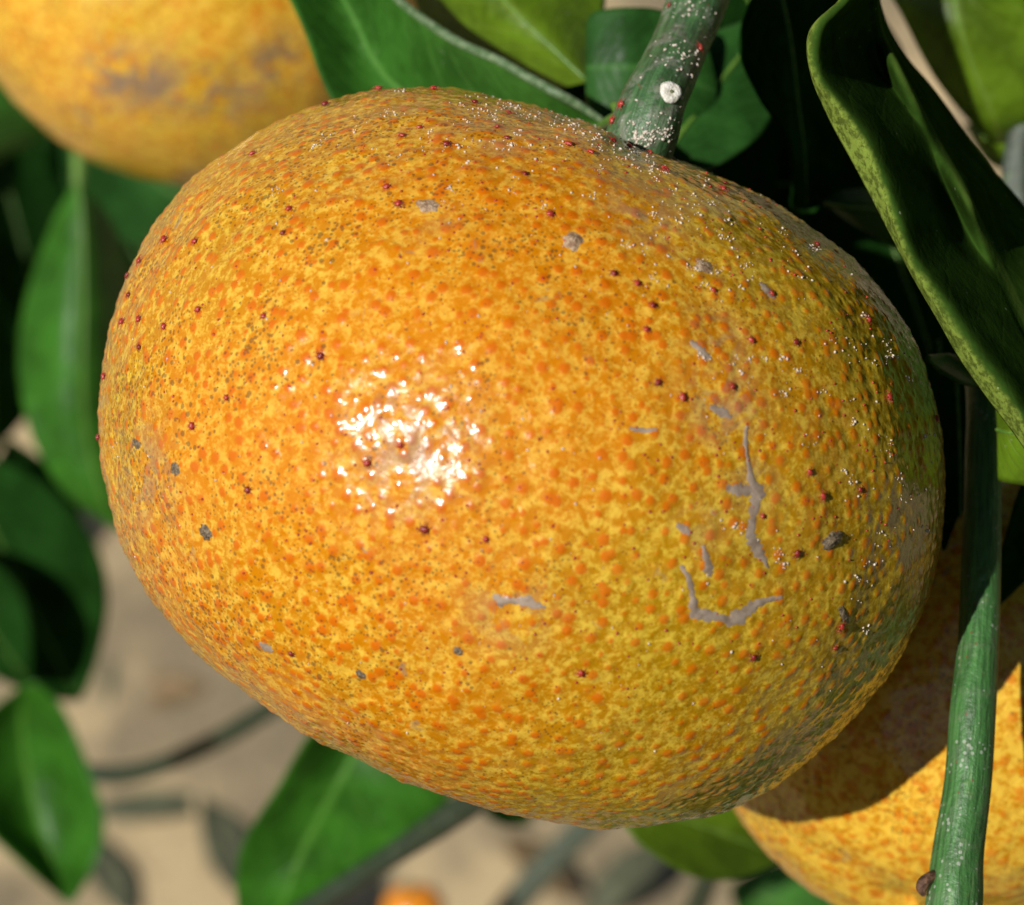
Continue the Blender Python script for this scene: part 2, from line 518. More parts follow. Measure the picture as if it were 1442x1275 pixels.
# radius tables from the outline: the angle from the stem axis, on the right and on the left
tabR, tabL = [], []
for (px, py) in OUT:
    dx, dy = (px - FC_PX[0]) / PXCM, -(py - FC_PX[1]) / PXCM
    a_ = dx * 0.352 + dy * 0.936
    s_ = dx * 0.936 - dy * 0.352
    rr = math.hypot(a_, s_) * 0.991
    (tabR if s_ >= 0 else tabL).append((math.atan2(abs(s_), a_), rr))
tabR.sort(); tabL.sort()
r0 = (tabR[0][1] + tabL[0][1]) / 2
r1 = (tabR[-1][1] + tabL[-1][1]) / 2
def table(tab):
    a = np.array([(0, r0)] + tab + [(math.pi, r1)])
    g = np.linspace(0, math.pi, 400)
    v = np.interp(g, a[:, 0], a[:, 1])
    pad = np.concatenate([v[40:0:-1], v, v[-2:-42:-1]])
    ker = np.exp(-np.linspace(-2, 2, 39) ** 2)
    v = np.convolve(pad, ker / ker.sum(), 'same')[40:-40]
    return g, v
gR, vR = table(tabR)
gL, vL = table(tabL)

def main_radius(th, ph):
    w = 0.5 + 0.5 * np.cos(ph)
    R = np.interp(th, gR, vR) * w + np.interp(th, gL, vL) * (1 - w)
    # dimple at the stem with soft ribs running out of it
    R = R - 0.03 * np.exp(-(th / 0.11) ** 2)
    rib = np.cos(7 * ph + 0.6) * 0.6 + np.cos(11 * ph + 2.0) * 0.4
    R = R + 0.035 * rib * np.exp(-((th - 0.42) / 0.20) ** 2)
    R = R - 0.12 * np.exp(-((math.pi - th) / 0.16) ** 2)
    return R

SMUDGE = [(900,320,.22),(700,235,.22),(880,315,.15),(1000,490,.16),(1045,680,.15),(240,660,.28),(225,690,.2),(215,340,.15),
          (720,845,.20),(1010,575,.2),(585,640,.28),(560,600,.2),(620,350,.14),(480,270,.12),(965,745,.14),(180,500,.2)]
def on_axis(px, py):
    # near enough to the rind: the main fruit taken as an ellipsoid
    u, w = (px - FC_PX[0]) / PXCM / 3.05, (py - FC_PX[1]) / PXCM / 2.55
    return P(px, py, FRUIT_D - 3.0 * math.sqrt(max(0.0, 1 - u * u - w * w)))
root = empty('tangerine', FC, 'big ripe orange tangerine in the middle, dotted with mites and scars', 'fruit')
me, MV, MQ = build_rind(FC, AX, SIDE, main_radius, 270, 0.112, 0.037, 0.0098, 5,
    unripe_and_shade_fn=lambda x, y, z: 0.30 * np.clip(x, -.4, 1) ** 1 + 0.20 * np.clip(-z, 0, 1) + 0.30 * np.clip(np.hypot(x, z) - 0.70, 0, 1) / 0.30 - 0.20 * np.exp(-((x + .15) ** 2 + (z - .35) ** 2) / .16) - 0.03,  # unripe tint, with rim and right-side shade put into the colour
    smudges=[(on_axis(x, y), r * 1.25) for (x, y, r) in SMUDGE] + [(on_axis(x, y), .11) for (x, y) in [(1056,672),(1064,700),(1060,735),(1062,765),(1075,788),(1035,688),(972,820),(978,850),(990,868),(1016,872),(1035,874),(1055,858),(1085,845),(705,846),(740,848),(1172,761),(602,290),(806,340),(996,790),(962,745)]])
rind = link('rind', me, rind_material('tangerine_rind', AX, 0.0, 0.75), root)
BV = BVHTree.FromPolygons([tuple(v) for v in (MV + FC)], [tuple(int(i) for i in q) for q in MQ])

def on_fruit(px, py):
    """point and normal where the line of sight through px, py meets the main fruit"""
    d = P(px, py, 20) - CAM
    d /= np.linalg.norm(d)
    h = BV.ray_cast(Vector(CAM), Vector(d))
    if h[0] is None:
        h = BV.find_nearest(Vector(P(px, py, 20.0)))
    nn = np.array(h[1])
    return np.array(h[0]), nn * (1 if nn @ (np.array(h[0]) - FC) > 0 else -1)

# ------------------------------------------------------------------ lofts, tubes
def grid_sheet(name, G, thick, mat, parent, vmid=0.5, u_scale=1.0):
    """G: (nu, nv, 3) world points -> closed thin slab"""
    nu, nv = G.shape[:2]
    du = np.gradient(G, axis=0)
    dv = np.gradient(G, axis=1)
    N = np.cross(du, dv)
    ln = np.linalg.norm(N, axis=2, keepdims=True)
    N = N / np.maximum(ln, 1e-9)
    u = np.linspace(0, 1, nu)[:, None].repeat(nv, 1)
    vv = np.linspace(0, 1, nv)[None, :].repeat(nu, 0)
    v = np.where(vv < vmid, (vv - vmid) / vmid, (vv - vmid) / (1 - vmid))
    A = (G + N * thick / 2).reshape(-1, 3)
    B = (G - N * thick / 2).reshape(-1, 3)
    idx = np.arange(nu * nv).reshape(nu, nv)
    q = np.stack([idx[:-1, :-1], idx[1:, :-1], idx[1:, 1:], idx[:-1, 1:]], -1).reshape(-1, 4)
    q2 = q[:, ::-1] + nu * nv
    rim = np.concatenate([idx[0, :], idx[1:, -1], idx[-1, -2::-1], idx[-2:0:-1, 0]])
    rn = np.roll(rim, -1)
    q3 = np.stack([rim, rn, rn + nu * nv, rim + nu * nv], 1)
    base = np.array(parent.location) if parent is not None else np.zeros(3)
    me = np_mesh(name, np.concatenate([A, B]) - base, np.concatenate([q, q2, q3]))
    luv = np.stack([u.ravel() * u_scale, v.ravel(), np.zeros(nu * nv)], 1)
    add_attr(me, 'luv', np.concatenate([luv, luv]), 'FLOAT_VECTOR')
    return link(name, me, mat, parent), N

def tube(name, pts, radii, mat, parent=None, seg=14, n=40, ridges=0.0, lump=0.0, seed=0, flat=1.0, cap=True):
    C = cr(np.asarray(pts, float), n)
    Rr = cr(np.asarray(radii, float)[:, None], n)[:, 0]
    T = np.gradient(C, axis=0)
    T /= np.linalg.norm(T, axis=1)[:, None]
    ref = np.cross(T[0], FWD)
    ref /= np.linalg.norm(ref)
    V = []
    L = np.concatenate([[0], np.cumsum(np.linalg.norm(np.diff(C, axis=0), axis=1))])
    luv = []
    ang = np.linspace(0, 2 * math.pi, seg, endpoint=False)
    wv = Wave(3.0, 18, seed)
    for i in range(n):
        ref = ref - T[i] * (ref @ T[i])
        ref /= np.linalg.norm(ref)
        bi = np.cross(T[i], ref)
        rad = Rr[i] * (1 + ridges * np.cos(3 * ang + 0.5 + 0.15 * L[i]))
        ring = C[i] + np.outer(np.cos(ang) * rad, ref) + np.outer(np.sin(ang) * rad * flat, bi)
        if lump:
            ring = C[i] + (ring - C[i]) * (1 + lump * wv(ring))[:, None]
        V.append(ring)
        luv.append(np.stack([np.full(seg, L[i]), np.abs(ang / math.pi - 1), np.zeros(seg)], 1))
    V = np.concatenate(V)
    luv = np.concatenate(luv)
    idx = np.arange(n * seg).reshape(n, seg)
    nx = np.roll(idx, -1, axis=1)
    q = np.stack([idx[:-1], idx[1:], nx[1:], nx[:-1]], -1).reshape(-1, 4)
    tris = []
    if cap:
        V = np.concatenate([V, [C[0] - T[0] * Rr[0] * .3, C[-1] + T[-1] * Rr[-1] * .3]])
        luv = np.concatenate([luv, [[0, 0, 0], [L[-1], 0, 0]]])
        a, e = n * seg, n * seg + 1
        for k in range(seg):
            tris.append((a, idx[0, k], nx[0, k]))
            tris.append((e, nx[-1, k], idx[-1, k]))
    base = np.array(parent.location) if parent is not None else np.zeros(3)
    me = np_mesh(name, V - base, q, tris=tris)
    add_attr(me, 'luv', luv, 'FLOAT_VECTOR')
    return link(name, me, mat, parent)

def leaf_loft(rows, label, mat='leaf_mid', group='leaves of the citrus branch', thick=0.028, nu=60, nv=28, mid=None, wob=0.012,
              seed=0, rib=0.022, rib_side=1, petiole=None, rib_mat='petiole', name='citrus_leaf'):
    """rows: cross-sections along the leaf, each a list of (px, py, depth)"""
    R = np.array([[P(*p) for p in row] for row in rows])
    return leaf_world(R, label, mat, group, thick, nu, nv, mid, wob, seed, rib, rib_side, petiole, rib_mat, name)

def leaf_world(R, label, mat, group, thick=0.028, nu=60, nv=28, mid=None, wob=0.012, seed=0, rib=0.022, rib_side=1,
               petiole=None, rib_mat='petiole', name='citrus_leaf'):
    k = R.shape[1]
    mid = (k - 1) / 2 if mid is None else mid
    G = cr(R, nu)
    G = np.swapaxes(cr(np.swapaxes(G, 0, 1), nv), 0, 1)
    flatG = G.reshape(-1, 3)
    if wob:
        du = np.gradient(G, axis=0); dv = np.gradient(G, axis=1)
        N = np.cross(du, dv)
        N /= np.maximum(np.linalg.norm(N, axis=2, keepdims=True), 1e-9)
        G = G + N * (Wave(2.6, 20, seed + 40)(flatG) * wob + Wave(9, 20, seed + 41)(flatG) * wob * 0.25).reshape(nu, nv, 1)
    root = empty(name, G[0, int(round(mid / (k - 1) * (nv - 1)))], label, 'leaf', group)
    blade, N = grid_sheet('blade', G, thick, M[mat], root, vmid=mid / (k - 1))
    if rib:
        j = mid / (k - 1) * (nv - 1)
        j0 = int(j); f = j - j0
        line = G[:, j0] * (1 - f) + G[:, min(j0 + 1, nv - 1)] * f
        nl = N[:, j0]
        s = np.sign((nl * -FWD).sum(1).mean()) * rib_side
        line = line + nl * s * thick * 0.45
        rad = np.linspace(rib, rib * 0.3, 12)
        tube('midrib', line[::max(1, nu // 12)][:12], rad[:len(line[::max(1, nu // 12)][:12])], M[rib_mat], root, seg=8, n=30)
    if petiole:
        tube('petiole', [P(*p) for p in petiole[0]], petiole[1], M[rib_mat], root, seg=10, n=20)
    return root

def leaf_at(base, tip, width, face, label, mat='leaf_mid', group='leaves of the citrus branch', fold=0.25, droop=0.12, wave=0.05, seed=0, **kw):
    """a leaf from base to tip (world), its upper face towards the direction face"""
    base, tip, face = np.asarray(base, float), np.asarray(tip, float), np.asarray(face, float)
    L = tip - base
    ln = np.linalg.norm(L)
    L = L / ln
    Nn = face - L * (face @ L)
    Nn /= np.linalg.norm(Nn)
    S = np.cross(Nn, L)
    us = np.array([0, .06, .18, .35, .52, .70, .86, .95, 1.0])
    ws = np.array([.05, .34, .72, .97, 1.0, .82, .48, .22, .03]) * width / 2
    rows = []
    r = np.random.default_rng(seed)
    ph = r.uniform(0, 6.28)
    for u, w in zip(us, ws):
        row = []
        for v in (-1, -.5, 0, .5, 1):
            h = fold * abs(v) ** 1.3 * w + droop * ln * (-(u - .5) ** 2 + .25) * 1.0 + wave * width * v * abs(v) * math.sin(u * 9 + ph + (1.5 if v > 0 else 0))
            row.append(base + L * u * ln + S * v * w + Nn * h)
        rows.append(row)
    return leaf_world(np.array(rows), label, mat, group, seed=seed, **kw)

# ------------------------------------------------------------------ stem of the main fruit
POLE = FC + AX * (r0 - 0.05)
stem = empty('fruit_stem', POLE, 'thick mottled green stem joining the top of the big tangerine', 'stem')
tube('bark', [POLE - AX * 0.12, P(909,186,19.58), P(924,140,19.62), P(942,104,19.8), P(962,58,20.15), P(981,8,20.35), P(1003,-60,20.7), P(1040,-160,21.4)],
     [.26, .250, .228, .212, .210, .224, .235, .25], M['twig'], stem, seg=28, n=90, ridges=0.05, lump=0.035, seed=3)
tube('node', [P(886,168,19.95), P(874,158,20.0), P(864,148,20.1)], [.06, .05, .03], M['petiole'], stem, seg=10, n=12)

# calyx under the stem
bm = bmesh.new()
bmesh.ops.create_cone(bm, cap_ends=True, segments=40, radius1=0.42, radius2=0.22, depth=0.14)
for v in bm.verts:
    a = math.atan2(v.co.y, v.co.x)
    if v.co.z < 0:
        k = 1 + 0.20 * math.cos(5 * a)
        v.co.x *= k; v.co.y *= k
bmesh.ops.bevel(bm, geom=bm.edges[:], offset=0.02, segments=2, affect='EDGES')
cm = bpy.data.meshes.new('calyx'); bm.to_mesh(cm); bm.free()
for p_ in cm.polygons: p_.use_smooth = True
cal = link('calyx', cm, M['calyx'], root)
cal.location = Vector(POLE - FC) + Vector(AX) * 0.02
cal.rotation_euler = Vector(AX).to_track_quat('Z', 'Y').to_euler()

# ------------------------------------------------------------------ neighbouring fruit
def plain_radius(a, b, seed):
    r = np.random.default_rng(seed)
    p = r.uniform(0, 6.28, 4)
    def f(th, ph):
        R = 1 / np.sqrt((np.sin(th) / a) ** 2 + (np.cos(th) / b) ** 2)
        R = R * (1 + 0.018 * np.cos(2 * ph + p[0]) + 0.010 * np.cos(3 * ph + p[1]) * np.sin(th))
        return R - 0.12 * np.exp(-(th / 0.16) ** 2) - 0.06 * np.exp(-((math.pi - th) / 0.18) ** 2)
    return f

def other_fruit(px, py, d, a, b, ax, side, label, seed, n=110, green=0.5, tint=(1, 1, 1), smudges=(), gap=.128, specks=1.0):
    c = P(px, py, d)
    e = empty('tangerine', c, label, 'fruit')
    me, V, Q = build_rind(c, ax, side, plain_radius(a, b, seed), n, gap, 0.045, 0.007, seed, smudges=smudges, unripe_and_shade_fn=lambda x, y, z: 0.28 * np.clip(-z + .2, 0, 1))
    link('rind', me, rind_material('tangerine_rind', ax, seed * 3.7, green, specks, tint, 0.0, 0.05), e)
    axn = ax / np.linalg.norm(ax)
    top = axn * (b - 0.10)
    cc = cal.copy(); COL.objects.link(cc); cc.parent = e
    cc.location = top; cc.rotation_euler = Vector(axn).to_track_quat('Z', 'Y').to_euler()
    return e, c

f2, c2 = other_fruit(290, -55, 32.5, 2.91, 2.56, 0.30 * RGT + 0.9 * UPV - 0.6 * FWD, RGT, 'out of focus tangerine cut off by the top left picture edge', 21,
    n=120, green=0.55, smudges=[(P(165, 115, 30.2), .42), (P(215, 120, 30.2), .42), (P(335, 148, 30.2), .42), (P(300, 140, 30.2), .34), (P(390, 95, 30.2), .34), (P(120,150,30.9),.25)])
f3, c3 = other_fruit(1340, 955, 23.1, 2.14, 2.10, 0.2 * RGT + 0.8 * UPV + 0.5 * FWD, RGT, 'tangerine at lower right, half shaded, behind the green twig', 33, n=150, green=0.25)
f4, c4 = other_fruit(583, 1284, 58.0, 0.66, 0.60, UPV, RGT, 'tiny blurred orange fruit at the bottom picture edge', 44, n=40, green=0.1, gap=.3, tint=(1.0, 0.62, 0.4))

# ------------------------------------------------------------------ twig on the right
tw = empty('green_twig', P(1340, 1400, 19.2), 'smooth green twig running down the right side before the lower tangerine', 'twig')
tube('bark', [P(1372,470,21.0), P(1384,560,20.6), P(1384,650,20.4), P(1383,730,20.2), P(1381,810,20.0), P(1378,900,19.8), P(1370,1000,19.6), P(1363,1100,19.5),
              P(1349,1200,19.4), P(1343,1275,19.3), P(1330,1400,19.2)],
     [.115, .128, .133, .138, .143, .146, .160, .164, .178, .196, .20], M['twig_smooth'], tw, seg=28, n=110, ridges=0.045, lump=0.02, seed=8)
tube('bud', [P(1316,1232,19.3), P(1303,1240,19.25), P(1298,1250,19.25), P(1301,1262,19.25)], [.045, .05, .048, .015], M['brown_bud'], tw, seg=12, n=16, lump=.12, seed=4)
tube('node', [P(1392,800,19.95), P(1384,812,19.87), P(1376,826,19.88)], [.03, .055, .02], M['twig_smooth'], tw, seg=12, n=14)

# ------------------------------------------------------------------ big curled leaf on the right
def interp_path(path, ts):
    a = np.array(path, float)
    s = np.concatenate([[0], np.cumsum(np.hypot(np.diff(a[:, 0]), np.diff(a[:, 1])))])
    s /= s[-1]
    return np.stack([np.interp(ts, s, a[:, 0]), np.interp(ts, s, a[:, 1])], 1)
outer = [(1215,-60),(1186,2),(1150,34),(1135,60),(1143,98),(1171,169),(1198,220),(1225,271),(1253,325),(1276,373),(1312,424),(1324,450),(1360,513),(1395,563),(1442,626),(1500,720)]
inner = [(1217,-60),(1190,3),(1155,36),(1145,70),(1155,114),(1180,140),(1210,173),(1235,216),(1249,259),(1269,314),(1288,365),(1312,398),(1343,445),(1374,492),(1409,538),(1442,584),(1500,665)]
midl = [(1227,-60),(1232,0),(1240,35),(1253,67),(1276,118),(1300,157),(1320,196),(1342,236),(1365,278),(1386,325),(1414,384),(1437,439),(1470,510),(1525,620)]
right = [(1231,-60),(1239,0),(1253,47),(1272,78),(1308,121),(1343,165),(1374,208),(1410,251),(1437,282),(1480,340),(1530,420),(1570,540)]
ts = np.linspace(0, 1, 15)
po, pi_, pm, pr = (interp_path(x, ts) for x in (outer, inner, midl, right))
rows = []
for i, t in enumerate(ts):
    bump_ = math.exp(-((t - 0.235) / 0.07) ** 2) + math.exp(-((t - 0.50) / 0.09) ** 2)
    d0 = 18.7 - 0.4 * t
    a, b_, c, e = po[i], pi_[i], pm[i], pr[i]
    f1 = b_ * 0.62 + c * 0.38
    f2_ = b_ * 0.24 + c * 0.76
    wd = np.linalg.norm(c - b_) / PXCM
    rows.append([(*a, d0 + 0.20), (*b_, d0), (*f1, d0 + wd * 0.98), (*f2_, d0 + wd * (1.98 + .06 * bump_)), (*c, d0 + wd * (2.6 - 1.15 * bump_)), (*e, d0 + wd * 2.7 + .9)])
leaf_loft(rows, 'long dark curled leaf with a bright rolled edge at the upper right', 'leaf_curled', thick=0.03, nu=120, nv=60, mid=4, wob=0.008, seed=2, rib=0.0)

# small leaf parts by the twig node
leaf_loft([[(1378,545,20.4),(1377,542,20.4),(1376,538,20.4)], [(1350,538,20.2),(1352,524,20.3),(1356,512,20.35)], [(1325,522,20.1),(1330,512,20.2),(1338,498,20.3)], [(1307,506,20.0),(1307,504,20.0),(1309,502,20.0)]],
          'tiny pointed dark leaf tip beside the right edge of the big tangerine', 'leaf_mid', nu=24, nv=12, rib=0.006, seed=3)
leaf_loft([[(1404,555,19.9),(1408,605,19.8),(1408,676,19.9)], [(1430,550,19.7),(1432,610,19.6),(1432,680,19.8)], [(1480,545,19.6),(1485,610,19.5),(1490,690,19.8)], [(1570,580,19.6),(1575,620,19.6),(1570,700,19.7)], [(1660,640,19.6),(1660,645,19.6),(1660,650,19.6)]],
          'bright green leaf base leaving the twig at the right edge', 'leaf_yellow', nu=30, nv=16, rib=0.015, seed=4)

# ------------------------------------------------------------------ leaves above the fruit
L1 = leaf_loft([[(850,172,21.6),(849,176,21.6),(847,182,21.6)], [(780,130,21.5),(755,180,22.1),(720,235,22.2)], [(700,85,21.8),(640,165,22.7),(580,235,22.6)],
           [(620,45,22.2),(545,110,23.2),(482,160,22.8)], [(555,-5,22.7),(495,20,23.6),(432,45,23.1)], [(505,-80,23.2),(445,-80,24.0),(392,-65,23.5)], [(430,-190,23.6),(425,-190,23.7),(418,-188,23.6)]],
          'broad green leaf with a pale rolled rim along the top of the big tangerine', 'leaf_mid', nu=80, nv=40, seed=5, rib=0.0,
          petiole=([(880,160,20.2), (860,170,20.9), (846,178,21.6)], [.05, .045, .035]))
tube('rolled_rim_highlight', [P(850,171,21.5), P(815,148,21.47), P(780,129,21.45), P(740,107,21.6), P(700,84,21.75), P(658,66,21.95), P(620,44,22.15), P(586,20,22.4), P(555,-6,22.65), P(530,-42,22.9)], [.02,.03,.034,.036,.036,.036,.034,.03,.028,.024], M['rim'], L1, seg=10, n=60, lump=.12, seed=6)  # pale tube paints the highlight along the rolled leaf edge
leaf_loft([[(826,116,22.9),(827,114,22.9),(829,112,22.9)], [(740,130,23.5),(772,62,23.0),(840,58,23.3)], [(640,90,23.8),(710,0,23.2),(851,0,23.6)], [(570,-40,24.1),(650,-80,23.5),(850,-90,23.9)], [(560,-170,24.1),(600,-190,23.8),(780,-200,24.0)], [(560,-300,24),(562,-301,24),(566,-302,24)]],
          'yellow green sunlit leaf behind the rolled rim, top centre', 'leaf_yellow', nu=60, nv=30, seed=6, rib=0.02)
leaf_loft([[(827,38,22.9),(826,95,22.85),(828,165,22.9)], [(832,22,22.85),(832,95,22.8),(834,185,22.85)], [(850,14,22.8),(852,95,22.75),(852,205,22.8)], [(885,11,22.75),(885,95,22.7),(885,220,22.8)], [(930,14,22.8),(930,100,22.75),(930,225,22.85)], [(985,40,22.9),(985,120,22.9),(985,215,23)], [(1010,125,23),(1010,130,23),(1010,135,23)]],
          'mid green leaf between the yellow leaf and the fruit stem', 'leaf_dark', nu=40, nv=26, seed=7, rib=0.0)
leaf_at(P(918, 245, 22.7), P(1085, 25, 23.5), 1.05, -FWD * .9 - RGT * .15, 'green leaf with a pale midrib just right of the fruit stem', 'leaf_dark', seed=8, fold=-0.1, rib=0.03)

leaf_at(P(1075, -90, 22.4), P(1135, 300, 22.8), 2.3, -FWD * .42 + RGT * .9, 'added dark leaf standing in for the shadow between the pale midrib leaf and the curled leaf', 'leaf_shaded', seed=56, fold=.1)  # added where a shadow cuts the midrib leaf; turned away from the sun
leaf_at(P(770, 215, 24.6), P(960, 60, 25.0), 1.3, -FWD + RGT * .5, 'dark leaf in the gap left of the fruit stem', 'leaf_shaded', seed=57)
leaf_at(P(930, 300, 24.8), P(1075, 140, 25.4), 1.3, -FWD + RGT * .5, 'dark leaf low in the gap right of the fruit stem', 'leaf_shaded', seed=58)
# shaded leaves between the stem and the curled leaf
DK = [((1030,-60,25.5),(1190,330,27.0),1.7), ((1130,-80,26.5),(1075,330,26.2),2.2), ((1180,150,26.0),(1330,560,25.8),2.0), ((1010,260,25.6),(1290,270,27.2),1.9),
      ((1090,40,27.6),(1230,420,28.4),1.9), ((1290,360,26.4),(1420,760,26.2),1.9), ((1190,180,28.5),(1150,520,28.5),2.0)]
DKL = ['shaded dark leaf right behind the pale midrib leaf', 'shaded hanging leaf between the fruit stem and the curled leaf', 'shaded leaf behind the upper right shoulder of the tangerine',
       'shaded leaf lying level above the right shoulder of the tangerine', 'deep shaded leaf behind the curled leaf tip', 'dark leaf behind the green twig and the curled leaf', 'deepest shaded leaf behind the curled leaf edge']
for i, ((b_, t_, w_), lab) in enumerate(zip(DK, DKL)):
    leaf_at(P(*b_), P(*t_), w_, -FWD + RGT * random.uniform(-.2, .6) + UPV * random.uniform(-.3, .5), lab, 'leaf_shaded', seed=60 + i, fold=.2, group='shaded leaves at upper right')
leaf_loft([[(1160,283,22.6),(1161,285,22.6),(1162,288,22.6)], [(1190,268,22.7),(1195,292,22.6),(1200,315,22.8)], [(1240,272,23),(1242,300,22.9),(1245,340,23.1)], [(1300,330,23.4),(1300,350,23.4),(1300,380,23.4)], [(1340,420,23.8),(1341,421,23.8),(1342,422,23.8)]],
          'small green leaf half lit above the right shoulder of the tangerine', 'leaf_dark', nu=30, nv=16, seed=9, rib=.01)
leaf_at(P(1342,500,21.7), P(1346,850,21.4), .62, -FWD + RGT * .6, 'dark leaf-shaped sheet in place of shade between the tangerine and the twig', 'leaf_shaded', seed=17)  # added to darken the gap where the other fruit lies in shade
leaf_at(P(1470,640,21.0), P(1425,930,21.3), .72, -FWD + RGT * .5, 'dark leaf right of the green twig at the picture edge', 'leaf_shaded', seed=12)
leaf_at(P(1320,480,23.6), P(1350,880,24.2), 1.0, -FWD + RGT * .4, 'dark leaf in the gap between the tangerine and the twig', 'leaf_shaded', seed=13)

# sunlit leaves at the top right corner
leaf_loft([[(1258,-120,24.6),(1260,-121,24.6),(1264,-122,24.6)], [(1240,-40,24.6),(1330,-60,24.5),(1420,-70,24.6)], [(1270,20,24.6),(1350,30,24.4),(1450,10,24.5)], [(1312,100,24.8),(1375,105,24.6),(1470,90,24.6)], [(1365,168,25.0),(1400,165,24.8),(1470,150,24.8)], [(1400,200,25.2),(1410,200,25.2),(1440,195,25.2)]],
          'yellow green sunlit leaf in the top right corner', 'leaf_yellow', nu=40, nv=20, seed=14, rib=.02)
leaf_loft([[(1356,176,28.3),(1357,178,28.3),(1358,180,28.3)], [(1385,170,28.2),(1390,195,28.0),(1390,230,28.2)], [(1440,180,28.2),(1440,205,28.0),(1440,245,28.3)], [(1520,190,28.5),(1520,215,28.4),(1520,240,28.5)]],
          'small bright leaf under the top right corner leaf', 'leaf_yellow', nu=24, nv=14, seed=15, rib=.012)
t5 = empty('twig', P(1420, 330, 25), 'blue green blurred twig at the right edge near the corner', 'twig')
tube('bark', [P(1460,60,25), P(1444,150,25), P(1432,230,25), P(1436,300,25), P(1470,380,25)], [.10, .10, .13, .15, .15], M['twig_grey'], t5, n=30, seed=15)
t6 = empty('twig', P(1390, -30, 26), 'thin dark blurred twig crossing the top right corner', 'twig')
tube('bark', [P(1385,-60,26), P(1412,20,26), P(1450,90,26)], [.06, .055, .06], M['twig_grey'], t6, n=20, seed=16)

# ------------------------------------------------------------------ leaves on the left
leaf_loft([[(106,258,38.0),(110,258,38.0),(114,258,38.0)], [(72,318,38.2),(116,318,37.9),(162,326,38.5)], [(36,420,38.2),(118,430,37.8),(200,430,39.0)], [(26,520,38.2),(116,520,37.8),(222,520,39.2)],
           [(46,620,38.1),(122,610,37.9),(225,610,39.0)], [(96,700,38.2),(140,690,38.0),(205,690,38.3)], [(160,742,38.3),(166,746,38.3),(172,748,38.3)]],
          'blurred upright leaf with one lit half left of the big tangerine', 'leaf_fresh', nu=60, nv=30, seed=20, rib=.03, petiole=([(112,150,38.3),(113,200,38.2),(110,262,38.0)], [.12,.12,.08]))
leaf_loft([[(-140,-80,42.0),(-60,-90,41.6),(20,-80,42.0)], [(-150,20,42.0),(-50,30,41.4),(45,30,42.0)], [(-140,120,42.3),(-40,130,41.6),(85,130,42.2)], [(-120,190,42.6),(-30,200,42.2),(75,180,42.6)], [(-60,235,42.8),(-40,238,42.8),(0,225,42.8)]],
          'dark green leaf left of the top left tangerine', 'leaf_mid', nu=40, nv=24, seed=21, rib=.02)
leaf_at(P(95, 170, 43.0), P(330, 330, 43.0), 2.24, -FWD * .8 + UPV * .3 - RGT * .3, 'glossy blurred leaf peeping out under the top left tangerine', 'leaf_dark', seed=22)
leaf_at(P(-20, 170, 45.0), P(60, 480, 45.0), 3.65, -FWD * .5 + RGT * .6, 'shaded leaf in the dark gap at the left edge', 'leaf_shaded', seed=23)
leaf_at(P(120, 220, 44.5), P(260, 520, 44.0), 3.08, -FWD * .6 + RGT * .6, 'shaded leaf behind the upright leaf, near the tangerine', 'leaf_shaded', seed=24)
leaf_at(P(-40, 250, 46.0), P(-10, 640, 47.0), 2.81, -FWD * .7 + RGT * .4, 'deep green leaf cut off by the left edge', 'leaf_shaded', seed=25)
leaf_at(P(-60, 640, 41.0), P(110, 985, 42.0), 2.67, -FWD * .7 - RGT * .1 + UPV * .2, 'dark blurred leaf at the left edge above the corner leaf', 'leaf_shaded', seed=26)
leaf_at(P(10, 620, 42.0), P(60, 960, 42.8), 1.83, -FWD * .6 + RGT * .5, 'dark narrow leaf behind the left edge leaf', 'leaf_shaded', seed=27)
leaf_at(P(-90, 760, 40.6), P(40, 960, 41.0), 1.68, -FWD * .9 - RGT * .4, 'olive blurred leaf low on the left edge', 'leaf_shaded', seed=28)
leaf_loft([[(30,965,39.5),(40,962,39.5),(50,960,39.5)], [(-30,1020,39.4),(30,1010,39.9),(88,1000,39.6)], [(-70,1090,39.3),(40,1090,40.2),(128,1090,39.6)], [(-30,1160,39.4),(55,1160,40.2),(146,1160,39.6)], [(30,1215,39.4),(75,1215,40.0),(134,1215,39.6)], [(88,1268,39.5),(96,1272,39.5),(106,1268,39.5)]],
          'green blurred leaf pointing down in the bottom left corner', 'leaf_fresh', nu=40, nv=24, seed=29, rib=0)

# ------------------------------------------------------------------ leaves below the fruit
leaf_loft([[(560,960,31.5),(565,960,31.5),(570,960,31.5)], [(455,1012,31.7),(530,1010,32.3),(650,1060,31.7)], [(388,1112,32.3),(478,1100,32.5),(628,1130,32.2)], [(338,1200,32.7),(430,1190,32.8),(560,1195,32.6)], [(334,1280,33.1),(395,1275,33.0),(440,1275,33.1)], [(345,1360,33.5),(350,1362,33.5),(356,1360,33.5)]],
          'wide green leaf hanging below the big tangerine', 'leaf_fresh', nu=50, nv=28, seed=30, rib=.014, rib_mat='rib_dark')
leaf_at(P(660,1090,39.5), P(748,1162,40.2), 0.63, -FWD + RGT * .3, 'small dark leaf tip peeping out under the big tangerine', 'leaf_shaded', seed=31)
leaf_at(P(860,1120,27.0), P(1100,1205,27.8), 1.09, -FWD * .9 + UPV * .4 - RGT * .2, 'light green blurred leaf between the two tangerines at the bottom', 'leaf_yellow', seed=32)
leaf_at(P(1030,1250,45.0), P(1230,1330,45.0), 1.68, -FWD + UPV * .2, 'green blurred leaf at the bottom edge under the right tangerine', 'leaf_mid', seed=33)

